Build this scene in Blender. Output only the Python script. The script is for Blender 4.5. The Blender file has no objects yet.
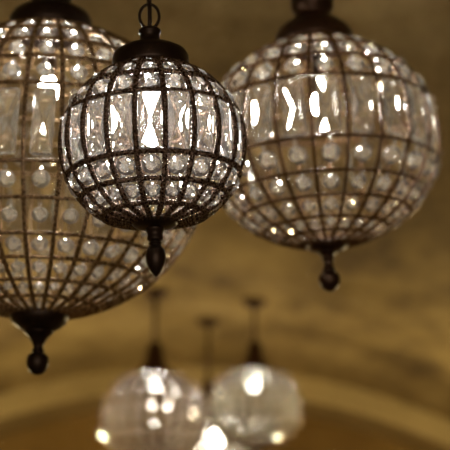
import bpy, bmesh, math, random
from mathutils import Vector, Matrix

random.seed(7)
PI = math.pi
sc = bpy.context.scene
COL = sc.collection

# ------------------------------------------------------------------ camera
F_PX = 1500.0
PITCH = math.radians(14.0)
CAM = Vector((0.0, 0.0, 1.6))
FW = Vector((0, math.cos(PITCH), math.sin(PITCH)))
UP = Vector((0, -math.sin(PITCH), math.cos(PITCH)))
RT = Vector((1, 0, 0))


def at(px, py, d):
    return CAM + d * (FW + RT * ((px - 225.0) / F_PX) + UP * ((225.0 - py) / F_PX))


cd = bpy.data.cameras.new('camera')
cd.sensor_width = 36.0
cd.lens = 36.0 * F_PX / 450.0
cd.clip_start = 0.05
cd.dof.use_dof = True
cd.dof.focus_distance = 2.29
cd.dof.aperture_fstop = 4.1
cam = bpy.data.objects.new('camera', cd)
cam.location = CAM
cam.rotation_euler = (PI / 2 + PITCH, 0, 0)
COL.objects.link(cam)
sc.camera = cam

# ------------------------------------------------------------------ world, lights, exposure
w = bpy.data.worlds.new('world')
sc.world = w
w.use_nodes = True
w.node_tree.nodes['Background'].inputs[0].default_value = (0.05, 0.035, 0.02, 1)
w.node_tree.nodes['Background'].inputs[1].default_value = 1.0

BULB = 330.0                    # radiance of a lit bulb
BULB_COL = (1.0, 0.955, 0.86)


def point(name, loc, power, color, radius):
    l = bpy.data.lights.new(name, 'POINT')
    l.energy = power
    l.color = color
    l.shadow_soft_size = radius
    o = bpy.data.objects.new(name, l)
    o.location = loc
    COL.objects.link(o)
    return o


# two added fill lights for the rear vault, then unseen room lamps behind the camera
point('rear_fill_light', (-1.9, 7.3, 1.9), 66, (1.0, 0.81, 0.43), 0.09)
point('rear_fill_light', (1.9, 7.2, 1.9), 66, (1.0, 0.81, 0.43), 0.09)
point('room_lamp_light', (-0.9, -2.4, 2.0), 48, (1.0, 0.93, 0.82), 0.05)
point('room_lamp_light', (1.1, -2.8, 2.05), 48, (1.0, 0.93, 0.82), 0.05)
point('room_lamp_light', (0.3, -1.6, 2.2), 14, (1.0, 0.93, 0.82), 0.04)

sc.view_settings.view_transform = 'Standard'
sc.view_settings.look = 'None'
sc.view_settings.exposure = 0.0
sc.view_settings.gamma = 1.0
sc.view_settings.use_curve_mapping = False
cy = sc.cycles
cy.max_bounces = 18
cy.transmission_bounces = 16
cy.glossy_bounces = 8
cy.diffuse_bounces = 4
cy.sample_clamp_indirect = 80.0
cy.blur_glossy = 0.3
cy.use_denoising = True


# ------------------------------------------------------------------ materials
def new_mat(name):
    m = bpy.data.materials.new(name)
    m.use_nodes = True
    return m, m.node_tree.nodes, m.node_tree.links, m.node_tree.nodes['Principled BSDF']


def mat_plaster(name, c0, c1, c2, scale, stretch):
    m, n, l, b = new_mat(name)
    tc = n.new('ShaderNodeTexCoord')
    mp = n.new('ShaderNodeMapping')
    mp.inputs['Scale'].default_value = stretch
    l.new(tc.outputs['Object'], mp.inputs['Vector'])
    a = n.new('ShaderNodeTexNoise')
    a.inputs['Scale'].default_value = scale
    a.inputs['Detail'].default_value = 5
    a.inputs['Roughness'].default_value = 0.6
    l.new(mp.outputs[0], a.inputs['Vector'])
    r = n.new('ShaderNodeValToRGB')
    r.color_ramp.elements[0].position = 0.35
    r.color_ramp.elements[0].color = (*c0, 1)
    r.color_ramp.elements[1].position = 0.68
    r.color_ramp.elements[1].color = (*c2, 1)
    e = r.color_ramp.elements.new(0.5)
    e.color = (*c1, 1)
    l.new(a.outputs['Fac'], r.inputs['Fac'])
    l.new(r.outputs['Color'], b.inputs['Base Color'])
    f = n.new('ShaderNodeTexNoise')
    f.inputs['Scale'].default_value = 26
    f.inputs['Detail'].default_value = 6
    l.new(tc.outputs['Object'], f.inputs['Vector'])
    bp = n.new('ShaderNodeBump')
    bp.inputs['Strength'].default_value = 0.5
    bp.inputs['Distance'].default_value = 0.02
    l.new(f.outputs['Fac'], bp.inputs['Height'])
    l.new(bp.outputs[0], b.inputs['Normal'])
    b.inputs['Roughness'].default_value = 0.9
    return m


def mat_metal(name, col, rough, metallic=0.8, spots=0.35):
    m, n, l, b = new_mat(name)
    tc = n.new('ShaderNodeTexCoord')
    a = n.new('ShaderNodeTexNoise')
    a.inputs['Scale'].default_value = 60
    a.inputs['Detail'].default_value = 4
    l.new(tc.outputs['Object'], a.inputs['Vector'])
    mx = n.new('ShaderNodeMix')
    mx.data_type = 'RGBA'
    mx.inputs[6].default_value = (*[c * (1 - spots) for c in col], 1)
    mx.inputs[7].default_value = (*[c * (1 + spots) for c in col], 1)
    l.new(a.outputs['Fac'], mx.inputs[0])
    l.new(mx.outputs[2], b.inputs['Base Color'])
    b.inputs['Metallic'].default_value = metallic
    b.inputs['Roughness'].default_value = rough
    return m


def mat_beads(name, c0, c1, rough=0.14, metallic=0.55):
    """tiny seed beads wound round a wire"""
    m, n, l, b = new_mat(name)
    tc = n.new('ShaderNodeTexCoord')
    v = n.new('ShaderNodeTexVoronoi')
    v.inputs['Scale'].default_value = 420
    l.new(tc.outputs['Object'], v.inputs['Vector'])
    r = n.new('ShaderNodeValToRGB')
    r.color_ramp.elements[0].position = 0.25
    r.color_ramp.elements[0].color = (*c0, 1)
    r.color_ramp.elements[1].position = 0.9
    r.color_ramp.elements[1].color = (*c1, 1)
    sp = n.new('ShaderNodeSeparateColor')
    l.new(v.outputs['Color'], sp.inputs[0])
    l.new(sp.outputs[0], r.inputs['Fac'])
    l.new(r.outputs['Color'], b.inputs['Base Color'])
    b.inputs['Metallic'].default_value = metallic
    b.inputs['Roughness'].default_value = rough
    return m


def mat_crystal(name, col, rough=0.03, milk=0.28):
    """cut glass, slightly cloudy"""
    m, n, l, b = new_mat(name)
    b.inputs['Base Color'].default_value = (*col, 1)
    b.inputs['Transmission Weight'].default_value = 1.0
    b.inputs['IOR'].default_value = 1.56
    b.inputs['Roughness'].default_value = rough
    t = n.new('ShaderNodeBsdfTranslucent')
    t.inputs['Color'].default_value = (*[c * 0.95 for c in col], 1)
    mx = n.new('ShaderNodeMixShader')
    mx.inputs[0].default_value = milk
    l.new(b.outputs[0], mx.inputs[1])
    l.new(t.outputs[0], mx.inputs[2])
    l.new(mx.outputs[0], n['Material Output'].inputs['Surface'])
    return m


def mat_emit(name, col, strength):
    m, n, l, b = new_mat(name)
    b.inputs['Base Color'].default_value = (0.9, 0.9, 0.88, 1)
    b.inputs['Emission Color'].default_value = (*col, 1)
    b.inputs['Emission Strength'].default_value = strength
    return m


M_VAULT = mat_plaster('vault_plaster', (0.17, 0.11, 0.042), (0.35, 0.245, 0.09), (0.52, 0.38, 0.155), 2.6, (1.0, 0.35, 1.0))
M_ARCH = mat_plaster('arch_stone', (0.38, 0.28, 0.115), (0.5, 0.375, 0.165), (0.58, 0.44, 0.2), 2.2, (1, 1, 1))
M_END = mat_plaster('end_wall_plaster', (0.2, 0.11, 0.026), (0.29, 0.17, 0.042), (0.35, 0.21, 0.06), 1.2, (1, 1, 1.4))
M_FLOOR = mat_plaster('floor_stone', (0.1, 0.07, 0.045), (0.16, 0.115, 0.07), (0.22, 0.16, 0.1), 3.0, (1, 1, 1))
M_BRONZE = mat_metal('dark_bronze', (0.045, 0.028, 0.02), 0.42)
M_BROWN = mat_metal('brown_bronze', (0.075, 0.04, 0.025), 0.4)
M_BEAD_DARK = mat_beads('dark_seed_beads', (0.028, 0.015, 0.01), (0.26, 0.165, 0.115))
M_BEAD_GOLD = mat_beads('copper_seed_beads', (0.1, 0.058, 0.026), (0.62, 0.41, 0.21))
M_BEAD_COPPER = mat_beads('brown_seed_beads', (0.065, 0.033, 0.016), (0.36, 0.2, 0.095))
M_CLEAR = mat_crystal('clear_crystal', (1.0, 1.0, 1.0), 0.02, 0.035)
M_CLEAR_BEAD = mat_crystal('clear_bead_crystal', (1.0, 1.0, 1.0), 0.02, 0.07)
M_WARM = mat_crystal('warm_crystal', (1.0, 1.0, 0.94), 0.02, 0.08)
M_TAN = mat_crystal('tan_crystal', (1.0, 0.98, 0.91), 0.02, 0.04)
M_TAN_BEAD = mat_crystal('tan_bead_crystal', (1.0, 0.98, 0.91), 0.02, 0.12)
M_WARM_BEAD = mat_crystal('warm_bead_crystal', (1.0, 0.99, 0.95), 0.02, 0.24)
M_FAR = mat_crystal('far_crystal', (1.0, 0.98, 0.86), 0.02, 0.24)
M_PINK = mat_crystal('pink_crystal', (1.0, 0.95, 0.90), 0.02, 0.24)
M_WIRE = mat_metal('brass_wire', (0.3, 0.2, 0.1), 0.35)
M_BULB = mat_emit('lit_bulb', BULB_COL, BULB)
M_BULB_FAR = mat_emit('lit_far_bulb', BULB_COL, BULB * 0.25)
M_BULB_LARGE = mat_emit('lit_large_bulb', BULB_COL, BULB * 0.45)
M_BULB_MEDIUM = mat_emit('lit_medium_bulb', BULB_COL, BULB * 0.8)
M_BULB_DIM = mat_emit('lit_small_bulb', BULB_COL, BULB * 0.42)
M_SOCKET = mat_metal('socket_metal', (0.1, 0.06, 0.035), 0.4)


# ------------------------------------------------------------------ mesh helpers
class MB:
    def __init__(self):
        self.v, self.f, self.m, self.s = [], [], [], []

    def add(self, verts, faces, mi=0, smooth=True):
        o = len(self.v)
        self.v += [tuple(p) for p in verts]
        self.f += [tuple(i + o for i in f) for f in faces]
        self.m += [mi] * len(faces)
        self.s += [smooth] * len(faces)

    def add_mb(self, other, mat):
        self_o = len(self.v)
        self.v += [tuple(mat @ Vector(p)) for p in other.v]
        self.f += [tuple(i + self_o for i in f) for f in other.f]
        self.m += other.m
        self.s += other.s

    def mesh(self, name, mats):
        me = bpy.data.meshes.new(name)
        me.from_pydata(self.v, [], self.f)
        for mt in mats:
            me.materials.append(mt)
        me.polygons.foreach_set('material_index', self.m)
        me.polygons.foreach_set('use_smooth', self.s)
        me.update()
        return me


def link(name, me, parent=None, mat=None):
    o = bpy.data.objects.new(name, me)
    COL.objects.link(o)
    if parent is not None:
        o.parent = parent
    if mat is not None:
        o.matrix_local = mat
    return o


def lathe(mb, prof, seg=48, mi=0, smooth=True):
    """prof = [(r, z)...] from top to bottom; r = 0 closes the end"""
    verts, faces, rows = [], [], []
    for r, z in prof:
        if r < 1e-6:
            rows.append([len(verts)])
            verts.append((0, 0, z))
        else:
            s = len(verts)
            for i in range(seg):
                a = 2 * PI * i / seg
                verts.append((r * math.cos(a), r * math.sin(a), z))
            rows.append(list(range(s, s + seg)))
    for a, b in zip(rows[:-1], rows[1:]):
        for i in range(seg):
            j = (i + 1) % seg
            if len(a) == 1 and len(b) > 1:
                faces.append((a[0], b[i], b[j]))
            elif len(b) == 1 and len(a) > 1:
                faces.append((a[i], b[0], a[j]))
            elif len(a) > 1:
                faces.append((a[i], b[i], b[j], a[j]))
    mb.add(verts, faces, mi, smooth)


def smooth_prof(pts, n=6):
    """Catmull-Rom through the profile points"""
    out = []
    P = [pts[0]] + list(pts) + [pts[-1]]
    for i in range(1, len(P) - 2):
        p0, p1, p2, p3 = P[i - 1], P[i], P[i + 1], P[i + 2]
        for k in range(n):
            t = k / n
            q = []
            for c in range(2):
                q.append(0.5 * (2 * p1[c] + (p2[c] - p0[c]) * t + (2 * p0[c] - 5 * p1[c] + 4 * p2[c] - p3[c]) * t * t
                                + (3 * p1[c] - p0[c] - 3 * p2[c] + p3[c]) * t ** 3))
            out.append((max(0.0, q[0]), q[1]))
    out.append(tuple(pts[-1]))
    return out


def tube(mb, pts, normals, rad, seg=10, closed=False, bead=0.0, per=4, mi=0):
    """sweep; normals = a fixed side vector at each point.  bead > 0 makes ridges of seed beads of that pitch"""
    verts, faces = [], []
    n = len(pts)
    for i in range(n):
        p = Vector(pts[i])
        a = Vector(pts[(i + 1) % n] if closed or i < n - 1 else pts[i])
        b = Vector(pts[i - 1] if closed or i > 0 else pts[i])
        t = (a - b).normalized()
        u = Vector(normals[i])
        u = (u - t * u.dot(t)).normalized()
        v = t.cross(u)
        for k in range(seg):
            th = 2 * PI * k / seg
            r = rad
            if bead:
                r = rad * (0.76 + 0.32 * abs(math.sin(PI * (i / per + k / seg))) * (0.6 + 0.4 * ((k + i // per) % 2)))
            verts.append(p + u * (r * math.cos(th)) + v * (r * math.sin(th)))
    m = n if closed else n - 1
    for i in range(m):
        j = (i + 1) % n
        for k in range(seg):
            l_ = (k + 1) % seg
            faces.append((i * seg + k, i * seg + l_, j * seg + l_, j * seg + k))
    if not closed:
        faces.append(tuple(range(seg))[::-1])
        faces.append(tuple((n - 1) * seg + k for k in range(seg)))
    mb.add(verts, faces, mi, True)


def uv_ball(mb, c, r, seg=8, rings=5, mi=0, sz=1.0, smooth=True):
    verts, faces = [(c[0], c[1], c[2] + r * sz)], []
    for i in range(1, rings):
        a = PI * i / rings
        for k in range(seg):
            b = 2 * PI * k / seg
            verts.append((c[0] + r * math.sin(a) * math.cos(b), c[1] + r * math.sin(a) * math.sin(b), c[2] + r * sz * math.cos(a)))
    verts.append((c[0], c[1], c[2] - r * sz))
    for k in range(seg):
        faces.append((0, 1 + k, 1 + (k + 1) % seg))
    for i in range(rings - 2):
        for k in range(seg):
            a = 1 + i * seg + k
            b = 1 + i * seg + (k + 1) % seg
            faces.append((a, a + seg, b + seg, b))
    last = len(verts) - 1
    o = 1 + (rings - 2) * seg
    for k in range(seg):
        faces.append((o + k, last, o + (k + 1) % seg))
    mb.add(verts, faces, mi, smooth)


def cut_bead(r, cell_h, wire=True):
    """flat octagonal-cut bead: local y is outward, z up; small bead above it, wire pin through"""
    mb = MB()
    n = 12
    depth = 0.5
    verts, faces = [], []
    for (rr, y, ph) in ((0.5, depth, 0.5), (0.88, depth * 0.45, 0), (1.0, 0.0, 0.5), (0.88, -depth * 0.45, 0), (0.5, -depth, 0.5)):
        for k in range(n):
            a = 2 * PI * (k + ph) / n
            verts.append((r * rr * math.cos(a), r * y, r * rr * math.sin(a)))
    for L in range(4):
        o0, o1 = L * n, (L + 1) * n
        for k in range(n):
            if L % 2 == 0:
                faces.append((o0 + k, o1 + (k + 1) % n, o0 + (k + 1) % n))
                faces.append((o0 + k, o1 + k, o1 + (k + 1) % n))
            else:
                faces.append((o0 + k, o1 + k, o0 + (k + 1) % n))
                faces.append((o0 + (k + 1) % n, o1 + k, o1 + (k + 1) % n))
    faces.append(tuple(range(n))[::-1])
    faces.append(tuple(4 * n + k for k in range(n)))
    mb.add(verts, faces, 0, False)
    if wire:
        uv_ball(mb, (0, 0, r * 1.28), r * 0.26, 6, 4, 0, 1.0, False)
        for s in (-1, 1):
            z0, z1 = s * r * 0.98, s * cell_h * 0.5
            if abs(z1) > abs(z0):
                tube(mb, [(0, 0, z0), (0, 0, z1)], [(1, 0, 0)] * 2, r * 0.05, 5, mi=1)
    return mb


def cut_bar(w_, h, t, cell_h):
    """tall rectangular crystal, a low four-sided pyramid on either face; pins top and bottom"""
    mb = MB()
    a, b = w_ / 2, h / 2
    c = min(a * 0.22, b * 0.1)
    e = t * 0.22
    ring = [(-a + c, -b), (a - c, -b), (a, -b + c), (a, b - c), (a - c, b), (-a + c, b), (-a, b - c), (-a, -b + c)]
    k = 0.86
    inner = [(-a * k, -b * 0.95), (a * k, -b * 0.95), (a * k, b * 0.95), (-a * k, b * 0.95)]
    verts = [(x, e, z) for x, z in ring] + [(x, -e, z) for x, z in ring]
    verts += [(x, t * 0.42, z) for x, z in inner] + [(x, -t * 0.42, z) for x, z in inner]
    verts += [(0, t, 0), (0, -t, 0)]
    f = []
    for i in range(8):
        j = (i + 1) % 8
        f.append((i, j, 8 + j, 8 + i))
    for (o, q, ap, flip) in ((0, 16, 24, False), (8, 20, 25, True)):
        fs = []
        # sides: bottom edge, corner, right edge, corner ...
        fs += [(o + 0, o + 1, q + 1, q + 0), (o + 1, o + 2, q + 1), (o + 2, o + 3, q + 2, q + 1), (o + 3, o + 4, q + 2),
               (o + 4, o + 5, q + 3, q + 2), (o + 5, o + 6, q + 3), (o + 6, o + 7, q + 0, q + 3), (o + 7, o + 0, q + 0)]
        for i in range(4):
            fs.append((q + i, q + (i + 1) % 4, ap))
        f += [x[::-1] for x in fs] if not flip else fs
    mb.add(verts, f, 0, False)
    for s in (-1, 1):
        uv_ball(mb, (0, t * 0.75, s * b * 0.84), w_ * 0.085, 8, 6, 0)
        tube(mb, [(0, 0, s * b * 0.99), (0, 0, s * cell_h * 0.5)], [(1, 0, 0)] * 2, w_ * 0.02, 5, mi=1)
    return mb


# ------------------------------------------------------------------ the pendant lamp
def make_lamp(px, py, depth, r_px, label, cfg, tilt=0.0, ceil_z=3.04):
    R = r_px * depth / F_PX
    c = at(px, py, depth)
    root = bpy.data.objects.new('crystal_pendant_lamp', None)
    COL.objects.link(root)
    root.location = c
    root.rotation_euler = (0, tilt, 0)
    root['label'] = label
    root['category'] = 'pendant lamp'
    root['group'] = 'crystal globe pendant lamps under the vault'
    N = cfg['n']
    ph = math.radians(cfg['phase']) - PI / 2          # -y faces the camera
    ct, cb = cfg['ct'] * R, cfg['cb'] * R

    def prof(t):
        """latitude (deg) to (r, z) of the cage"""
        a = math.radians(t)
        k = cfg.get('knee')
        if k and t < k[0]:
            u = (k[0] - t) / (k[0] + cfg['bottom'])
            q = math.radians(k[0])
            return (R * math.cos(q) * (1 - u) + k[1] * R * u, cb * math.sin(q) * (1 - u) + k[2] * R * u)
        return (R * math.cos(a), (ct if t > 0 else cb) * math.sin(a))

    t_hi, t_lo = cfg['top'], -cfg['bottom']
    rr = cfg['rib'] * R
    bead = cfg['bead']
    # ribs -----------------------------------------------------------
    dense = [prof(t_lo + (t_hi - t_lo) * i / 400) for i in range(401)]
    ln = [0.0]
    for a, b in zip(dense[:-1], dense[1:]):
        ln.append(ln[-1] + math.hypot(a[0] - b[0], a[1] - b[1]))
    per = cfg['per']
    nb = int(ln[-1] / bead) if bead else 16
    steps = nb * per
    pts, nr = [], []
    k = 0
    for i in range(steps + 1):
        s = ln[-1] * i / steps
        while k < 399 and ln[k + 1] < s:
            k += 1
        u = (s - ln[k]) / max(1e-9, ln[k + 1] - ln[k])
        r = dense[k][0] * (1 - u) + dense[k + 1][0] * u
        z = dense[k][1] * (1 - u) + dense[k + 1][1] * u
        pts.append((r, 0, z))
        nr.append((0, 1, 0))
    mb = MB()
    tube(mb, pts, nr, rr, cfg['seg'], bead=bead, per=per)
    me = mb.mesh('rib', [cfg['m_bead']])
    for i in range(N):
        link('rib', me, root, Matrix.Rotation(ph + 2 * PI * i / N, 4, 'Z'))
    # rings ----------------------------------------------------------
    for t in cfg['rings']:
        r, z = prof(t)
        nb = max(24, int(2 * PI * r / bead)) if bead else 24
        st = nb * per
        pts = [(r * math.cos(2 * PI * i / st), r * math.sin(2 * PI * i / st), z) for i in range(st)]
        mb = MB()
        tube(mb, pts, [(0, 0, 1)] * st, rr * 0.95, cfg['seg'], True, bead, per)
        link('ring', mb.mesh('ring', [cfg['m_bead']]), root)
    # tall crystals of the belt ---------------------------------------
    t1, t0 = cfg['belt']
    z1, z0 = prof(t1)[1], prof(-t0)[1]
    rb = R * 0.5 * (1 + math.cos(math.radians(max(t1, t0)))) - rr * 0.4
    cell_h = z1 - z0
    cell_w = 2 * R * math.sin(PI / N)
    bar = cut_bar(cell_w * cfg['bar_w'], cell_h * cfg['bar_h'], cell_w * cfg['bar_t'], cell_h)
    bme = bar.mesh('bar_crystal', [cfg['m_glass'], M_WIRE])
    rnd = random.Random(int(px * 7 + py))
    for i in range(N):
        a = ph + 2 * PI * (i + 0.5) / N
        m = Matrix.Rotation(a - PI / 2, 4, 'Z') @ Matrix.Translation((0, rb * 0.985, (z1 + z0) / 2)) \
            @ Matrix.Rotation(rnd.uniform(-1, 1) * cfg['wob'], 4, 'Z') @ Matrix.Rotation(rnd.uniform(-1, 1) * cfg['wob'] * 0.6, 4, 'X') \
            @ Matrix.Rotation(rnd.uniform(-1, 1) * cfg['wob'] * 0.4, 4, 'Y')
        link('bar_crystal', bme, root, m)
    # round cut beads -------------------------------------------------
    cands = []
    for (a0, a1, f) in cfg['rows']:
        r0, zz0 = prof(a0)
        r1, zz1 = prof(a1)
        ch = math.hypot(r1 - r0, zz1 - zz0)
        rm, zm = prof((a0 + a1) / 2)
        cw = 2 * rm * math.sin(PI / N)
        br = min(ch, cw) * f
        b = cut_bead(br, ch)
        me = b.mesh('crystal_bead', [cfg.get('m_round', cfg['m_glass']), M_WIRE])
        slope = math.atan2(r1 - r0, zz1 - zz0) if zz1 > zz0 else math.atan2(r0 - r1, zz0 - zz1)
        for i in range(N):
            a = ph + 2 * PI * (i + 0.5) / N
            m = Matrix.Rotation(a - PI / 2, 4, 'Z') @ Matrix.Translation((0, rm * 0.985, zm * 0.985)) \
                @ Matrix.Rotation(-slope, 4, 'X') @ Matrix.Rotation(rnd.uniform(-.22, .22), 4, 'Z') \
                @ Matrix.Rotation(rnd.uniform(-.15, .15), 4, 'X')
            nrm = (m.to_3x3() @ Vector((0, 1, 0)))
            vis = nrm.dot((CAM - (c + m.translation)).normalized())
            cands.append((-vis * br if vis > 0 else -vis, len(cands), me, b, m))
    cands.sort(key=lambda q: (q[0], q[1]))
    for q in cands[:100]:
        link('crystal_bead', q[2], root, q[4])
    if len(cands) > 100:
        big = MB()
        for q in cands[100:]:
            big.add_mb(q[3], q[4])
        o = link('crystal_bead', big.mesh('crystal_bead', [cfg.get('m_round', cfg['m_glass']), M_WIRE]), root)
        o['kind'] = 'stuff'
    # cap and neck ------------------------------------------------------
    zt = prof(t_hi)[1]
    mb = MB()
    lathe(mb, [(r * R, zt + z * R) for r, z in cfg['cap']], 64)
    link('cap', mb.mesh('cap', [cfg['m_metal']]), root)
    ztop = zt + cfg['cap'][-1][1] * R if cfg['cap'][0][1] < cfg['cap'][-1][1] else zt + cfg['cap'][0][1] * R
    # bottom plate and finial --------------------------------------------
    zb = prof(t_lo)[1]
    mb = MB()
    lathe(mb, [(r * R, zb + z * R) for r, z in cfg['plate']], 48)
    pl = link('bottom_plate', mb.mesh('bottom_plate', [cfg['m_metal']]), root)
    mb = MB()
    lathe(mb, [(r * R, zb + z * R) for r, z in smooth_prof(cfg['finial'], 5)], 32)
    link('finial', mb.mesh('finial', [cfg['m_metal']]), pl)
    # socket and bulb --------------------------------------------------------
    zbulb = cfg['bulb_z'] * R
    br = cfg.get('bulb_r', 0.017)
    mb = MB()
    lathe(mb, [(0, zt), (0.008, zt), (0.008, zbulb + br * 3.6), (0.014, zbulb + br * 3.5), (0.015, zbulb + br * 1.5), (0.0, zbulb + br * 1.45)], 24)
    so = link('bulb_socket', mb.mesh('bulb_socket', [M_SOCKET]), root, Matrix.Translation((cfg.get('bulb_x', 0) * R, 0, 0)))
    mb = MB()
    lathe(mb, [(r * br, zbulb + z * br) for r, z in smooth_prof(
        [(0.45, 1.7), (0.62, 1.3), (0.9, 0.6), (1.0, 0.0), (0.85, -0.65), (0.5, -1.15), (0.0, -1.4)], 4)], 24)
    link('bulb', mb.mesh('bulb', [cfg.get('m_bulb', M_BULB)]), so)
    # suspension --------------------------------------------------------------
    ztop_l = ceil_z - c.z
    if cfg['hang'] == 'chain':
        lw, lh, wr = cfg['link']
        mb = MB()
        pts = []
        n = 40
        for i in range(n):
            a = 2 * PI * i / n
            pts.append((lw * math.sin(a), 0, ztop + lh - lh * math.cos(a)))
        tube(mb, pts, [(0, 1, 0)] * n, wr, 10, True)
        link('hanging_loop', mb.mesh('hanging_loop', [cfg['m_metal']]), root)
        sw, sh = lw * 0.62, lw * 1.15
        mb = MB()
        pts = []
        for i in range(28):
            a = 2 * PI * i / 28
            pts.append((sw * math.sin(a), 0, sh * math.cos(a)))
        tube(mb, pts, [(0, 1, 0)] * 28, wr * 0.85, 8, True)
        me = mb.mesh('chain_link', [cfg['m_metal']])
        z = ztop + 2 * lh + sh - wr * 1.9
        i = 0
        while z < ztop_l - 0.03:
            link('chain_link', me, root, Matrix.Translation((0, 0, z)) @ Matrix.Rotation(PI / 2 * ((i + 1) % 2) + 0.2, 4, 'Z'))
            z += 2 * sh - wr * 1.9
            i += 1
        mb = MB()
        zc = ztop - 0.005
        pts = [(wr * 0.3 * math.sin(0.9 * q), 0, zc + (ztop_l - zc) * q / 24) for q in range(25)]
        tube(mb, pts, [(0, 1, 0)] * 25, wr * 1.4, 8)
        link('cord', mb.mesh('cord', [cfg['m_metal']]), root)
    else:
        mb = MB()
        tube(mb, [(0, 0, ztop - 0.01), (0, 0, ztop_l)], [(0, 1, 0)] * 2, cfg.get('rod', 0.006), 12)
        link('rod', mb.mesh('rod', [cfg['m_metal']]), root)
    mb = MB()
    q = cfg.get('canopy', 0.045)
    lathe(mb, [(0, ztop_l + 0.02), (q, ztop_l + 0.02), (q, ztop_l - 0.012), (q * 0.8, ztop_l - 0.03), (q * 0.3, ztop_l - 0.042), (0.0, ztop_l - 0.045)], 40)
    link('ceiling_canopy', mb.mesh('ceiling_canopy', [cfg['m_metal']]), root)
    return root


# ------------------------------------------------------------------ the room
VX, VR, VZ = -0.23, 4.1, 3.04          # crown line x, radius, crown height of the vault
HALF = 3.3
Y0, Y1 = -4.0, 10.3


def arc_pts(rad, n, half=HALF):
    a = math.asin(half / VR)
    zc = VZ - VR
    return [(VX + rad * math.sin(-a + 2 * a * i / n), zc + rad * math.cos(-a + 2 * a * i / n)) for i in range(n + 1)]


def struct(name, mb, mats):
    o = link(name, mb.mesh(name, mats))
    o['kind'] = 'structure'
    return o


def arc_slab(mb, r_in, r_out, y0, y1, n=96):
    a, b = arc_pts(r_in, n), arc_pts(r_out, n)
    v, f = [], []
    for i in range(n + 1):
        v += [(a[i][0], y0, a[i][1]), (a[i][0], y1, a[i][1]), (b[i][0], y1, b[i][1]), (b[i][0], y0, b[i][1])]
    for i in range(n):
        o, p = 4 * i, 4 * i + 4
        for k in range(4):
            l_ = (k + 1) % 4
            f.append((o + k, o + l_, p + l_, p + k))
    f.append((0, 1, 2, 3))
    f.append((4 * n, 4 * n + 3, 4 * n + 2, 4 * n + 1))
    mb.add(v, f, 0, False)


def box(mb, x0, x1, y0, y1, z0, z1):
    v = [(x, y, z) for x in (x0, x1) for y in (y0, y1) for z in (z0, z1)]
    f = [(0, 1, 3, 2), (4, 6, 7, 5), (0, 4, 5, 1), (2, 3, 7, 6), (0, 2, 6, 4), (1, 5, 7, 3)]
    mb.add(v, f, 0, False)


z_spring = arc_pts(VR, 2)[0][1]
mb = MB(); arc_slab(mb, VR, VR + 0.25, Y0, Y1 + 0.2); struct('ceiling', mb, [M_VAULT])
mb = MB(); arc_slab(mb, VR - 0.15, VR + 0.01, 9.5, Y1); struct('trim_1', mb, [M_ARCH])
mb = MB(); box(mb, VX - HALF - 0.2, VX + HALF + 0.2, Y1, Y1 + 0.2, -0.1, VZ + 0.1); struct('wall_back', mb, [M_END])
mb = MB(); box(mb, VX - HALF - 0.2, VX + HALF + 0.2, Y0 - 0.2, Y0, -0.1, VZ + 0.3); struct('wall_front', mb, [M_VAULT])
mb = MB(); box(mb, VX - HALF - 0.2, VX - HALF, Y0, Y1, -0.1, z_spring + 0.02); struct('wall_left', mb, [M_VAULT])
mb = MB(); box(mb, VX + HALF, VX + HALF + 0.2, Y0, Y1, -0.1, z_spring + 0.02); struct('wall_right', mb, [M_VAULT])
mb = MB(); box(mb, VX - HALF - 0.2, VX + HALF + 0.2, Y0, Y1, -0.1, 0.0); struct('floor', mb, [M_FLOOR])


def vault_z(x):
    return VZ - VR + math.sqrt(VR * VR - (x - VX) ** 2)


# ------------------------------------------------------------------ the lamps
FRONT = dict(
    n=20, phase=10.0, ct=0.95, cb=0.93, top=66, bottom=76, knee=(-56, 0.24, -0.845), rib=0.032, bead=0.0036, per=6, seg=12,
    rings=[66, 54, 39, 20.5, -20.5, -38, -56], belt=(20.5, 20.5),
    rows=[(20, 39, .40), (39, 54, .40), (54, 66, .36), (-38, -20, .40), (-56, -38, .40)],
    bar_w=0.74, bar_h=0.95, bar_t=0.22, wob=0.10,
    m_bead=M_BEAD_DARK, m_glass=M_CLEAR, m_round=M_CLEAR_BEAD, m_metal=M_BRONZE, bulb_z=0.34, m_bulb=M_BULB_DIM,
    cap=[(0.0, 0.02), (0.40, 0.0), (0.42, -0.02), (0.425, 0.06), (0.422, 0.165), (0.395, 0.215), (0.31, 0.265), (0.19, 0.31), (0.13, 0.34),
         (0.11, 0.38), (0.108, 0.43), (0.125, 0.45), (0.125, 0.48), (0.10, 0.50), (0.0, 0.505)],
    plate=[(0.0, 0.03), (0.25, 0.015), (0.255, -0.01), (0.22, -0.045), (0.12, -0.07), (0.0, -0.08)],
    finial=[(0.0, -0.03), (0.10, -0.06), (0.082, -0.13), (0.085, -0.19), (0.06, -0.215), (0.075, -0.235), (0.062, -0.255), (0.098, -0.31), (0.108, -0.39),
            (0.09, -0.48), (0.045, -0.56), (0.0, -0.60)],
    hang='chain', link=(0.016, 0.021, 0.0026), canopy=0.05)

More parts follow.
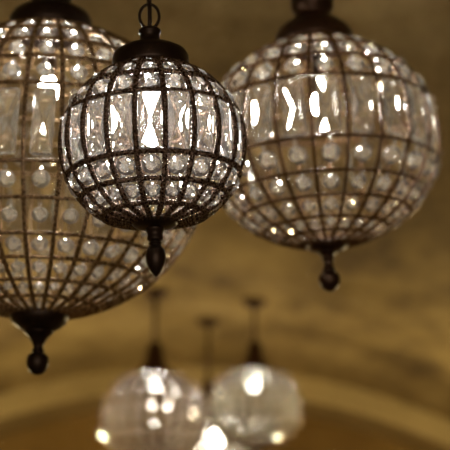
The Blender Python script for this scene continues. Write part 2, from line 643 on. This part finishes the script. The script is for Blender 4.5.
LARGE = dict(
    n=30, phase=0.0, ct=0.92, cb=0.92, top=75.5, bottom=80, rib=0.0135, bead=0.0034, per=3, seg=10,
    rings=[75.5, 64, 50.6, 39.2, 28.3, 15.5, -13.6, -26.2, -39.2, -48.9, -59.4, -68.8], belt=(15.5, 13.6),
    rows=[(15.5, 28.3, .27), (28.3, 39.2, .29), (39.2, 50.6, .3), (50.6, 64, .33), (-26.2, -13.6, .27), (-39.2, -26.2, .27),
          (-48.9, -39.2, .34), (-59.4, -48.9, .34), (-68.8, -59.4, .34)],
    bar_w=0.60, bar_h=0.86, bar_t=0.21, wob=0.16,
    m_bead=M_BEAD_GOLD, m_glass=M_WARM, m_round=M_WARM_BEAD, m_metal=M_BRONZE, bulb_z=0.52, bulb_r=0.02, m_bulb=M_BULB_LARGE,
    cap=[(0.0, 0.02), (0.24, 0.0), (0.255, -0.01), (0.262, 0.05), (0.26, 0.11), (0.24, 0.145), (0.19, 0.175), (0.14, 0.195), (0.125, 0.23), (0.135, 0.30),
         (0.10, 0.35), (0.06, 0.36), (0.0, 0.365)],
    plate=[(0.0, 0.02), (0.175, 0.012), (0.18, -0.012), (0.165, -0.05), (0.13, -0.08), (0.085, -0.105), (0.0, -0.115)],
    finial=[(0.0, -0.08), (0.09, -0.10), (0.06, -0.14), (0.036, -0.18), (0.03, -0.205), (0.04, -0.22), (0.034, -0.232), (0.06, -0.25), (0.068, -0.29),
            (0.058, -0.33), (0.032, -0.36), (0.0, -0.37)],
    hang='chain', link=(0.022, 0.028, 0.003), canopy=0.06)

MEDIUM = dict(
    n=22, phase=8.2, ct=0.93, cb=0.865, top=71, bottom=80, rib=0.0140, bead=0.0036, per=3, seg=10,
    rings=[71, 63, 47.4, 34.4, 19.5, -14, -31.6, -44.9, -58.5, -69], belt=(19.5, 14),
    rows=[(19.5, 34.4, .33), (34.4, 47.4, .35), (47.4, 63, .34), (-31.6, -14, .31), (-44.9, -31.6, .33), (-58.5, -44.9, .33), (-69, -58.5, .33)],
    bar_w=0.62, bar_h=0.90, bar_t=0.19, wob=0.12,
    m_bead=M_BEAD_COPPER, m_glass=M_TAN, m_round=M_TAN_BEAD, m_metal=M_BROWN, bulb_z=0.36, bulb_r=0.0155, m_bulb=M_BULB_MEDIUM,
    cap=[(0.0, 0.02), (0.31, 0.0), (0.33, -0.01), (0.335, 0.05), (0.33, 0.11), (0.30, 0.16), (0.24, 0.21), (0.175, 0.255), (0.15, 0.28), (0.15, 0.31), (0.175, 0.335),
         (0.185, 0.38), (0.18, 0.44), (0.10, 0.48), (0.06, 0.54), (0.0, 0.55)],
    plate=[(0.0, 0.02), (0.17, 0.012), (0.175, -0.012), (0.15, -0.04), (0.09, -0.065), (0.0, -0.075)],
    finial=[(0.0, -0.05), (0.08, -0.065), (0.047, -0.10), (0.056, -0.12), (0.04, -0.145), (0.042, -0.19), (0.058, -0.215), (0.052, -0.23), (0.083, -0.26), (0.09, -0.30),
            (0.078, -0.345), (0.04, -0.385), (0.0, -0.40)],
    hang='chain', link=(0.018, 0.02, 0.0025), canopy=0.05)

REAR = dict(MEDIUM)
REAR.update(bead=0.0, per=8, seg=6, rib=0.018, hang='rod', rod=0.009, canopy=0.06, phase=9.0, m_bulb=M_BULB_FAR, m_glass=M_FAR, m_round=M_FAR,
            rows=[(a, b, .42) for a, b, f in MEDIUM['rows']],
            top=76, rings=[76, 63, 47.4, 34.4, 19.5, -14, -31.6, -44.9, -58.5, -69],
            cap=[(0.0, 0.0), (0.26, -0.03), (0.28, -0.01), (0.27, 0.06), (0.22, 0.13), (0.19, 0.2), (0.17, 0.28), (0.15, 0.38), (0.14, 0.48), (0.08, 0.56), (0.0, 0.57)])

make_lamp(152.8, 147.0, 2.40, 92.0, 'small dark bronze crystal globe in sharp focus hanging in front on a looped chain', FRONT,
          tilt=-0.037, ceil_z=vault_z(-0.117))
make_lamp(45, 171, 2.95, 161.0, 'largest crystal globe lamp with many rows of round beads, cut off by the left edge', LARGE,
          tilt=0.008, ceil_z=vault_z(-0.354))
make_lamp(321, 146, 3.20, 119.0, 'medium brown crystal globe lamp at upper right with acorn finial', MEDIUM,
          tilt=-0.045, ceil_z=vault_z(0.205))
p = at(154, 420, 7.05)
cfg = dict(REAR); cfg.update(m_glass=M_PINK, m_round=M_PINK, bulb_z=0.62)
make_lamp(154, 420, 7.05, 54, 'blurred distant crystal globe lamp with pinkish top, left of the three at the back', cfg, ceil_z=vault_z(p.x))
cfg = dict(REAR); cfg.update(bulb_z=0.47)
p = at(255, 409, 7.22)
make_lamp(255, 409, 7.22, 47, 'blurred distant clear crystal globe lamp, right of the three at the back', cfg, ceil_z=vault_z(p.x))
cfg = dict(REAR); cfg.update(bulb_z=-0.03, bulb_r=0.03, bulb_x=0.2)
p = at(208, 440, 7.8)
make_lamp(208, 440, 7.8, 41, 'blurred crystal globe lamp half hidden between the other two distant lamps', cfg, ceil_z=vault_z(p.x))
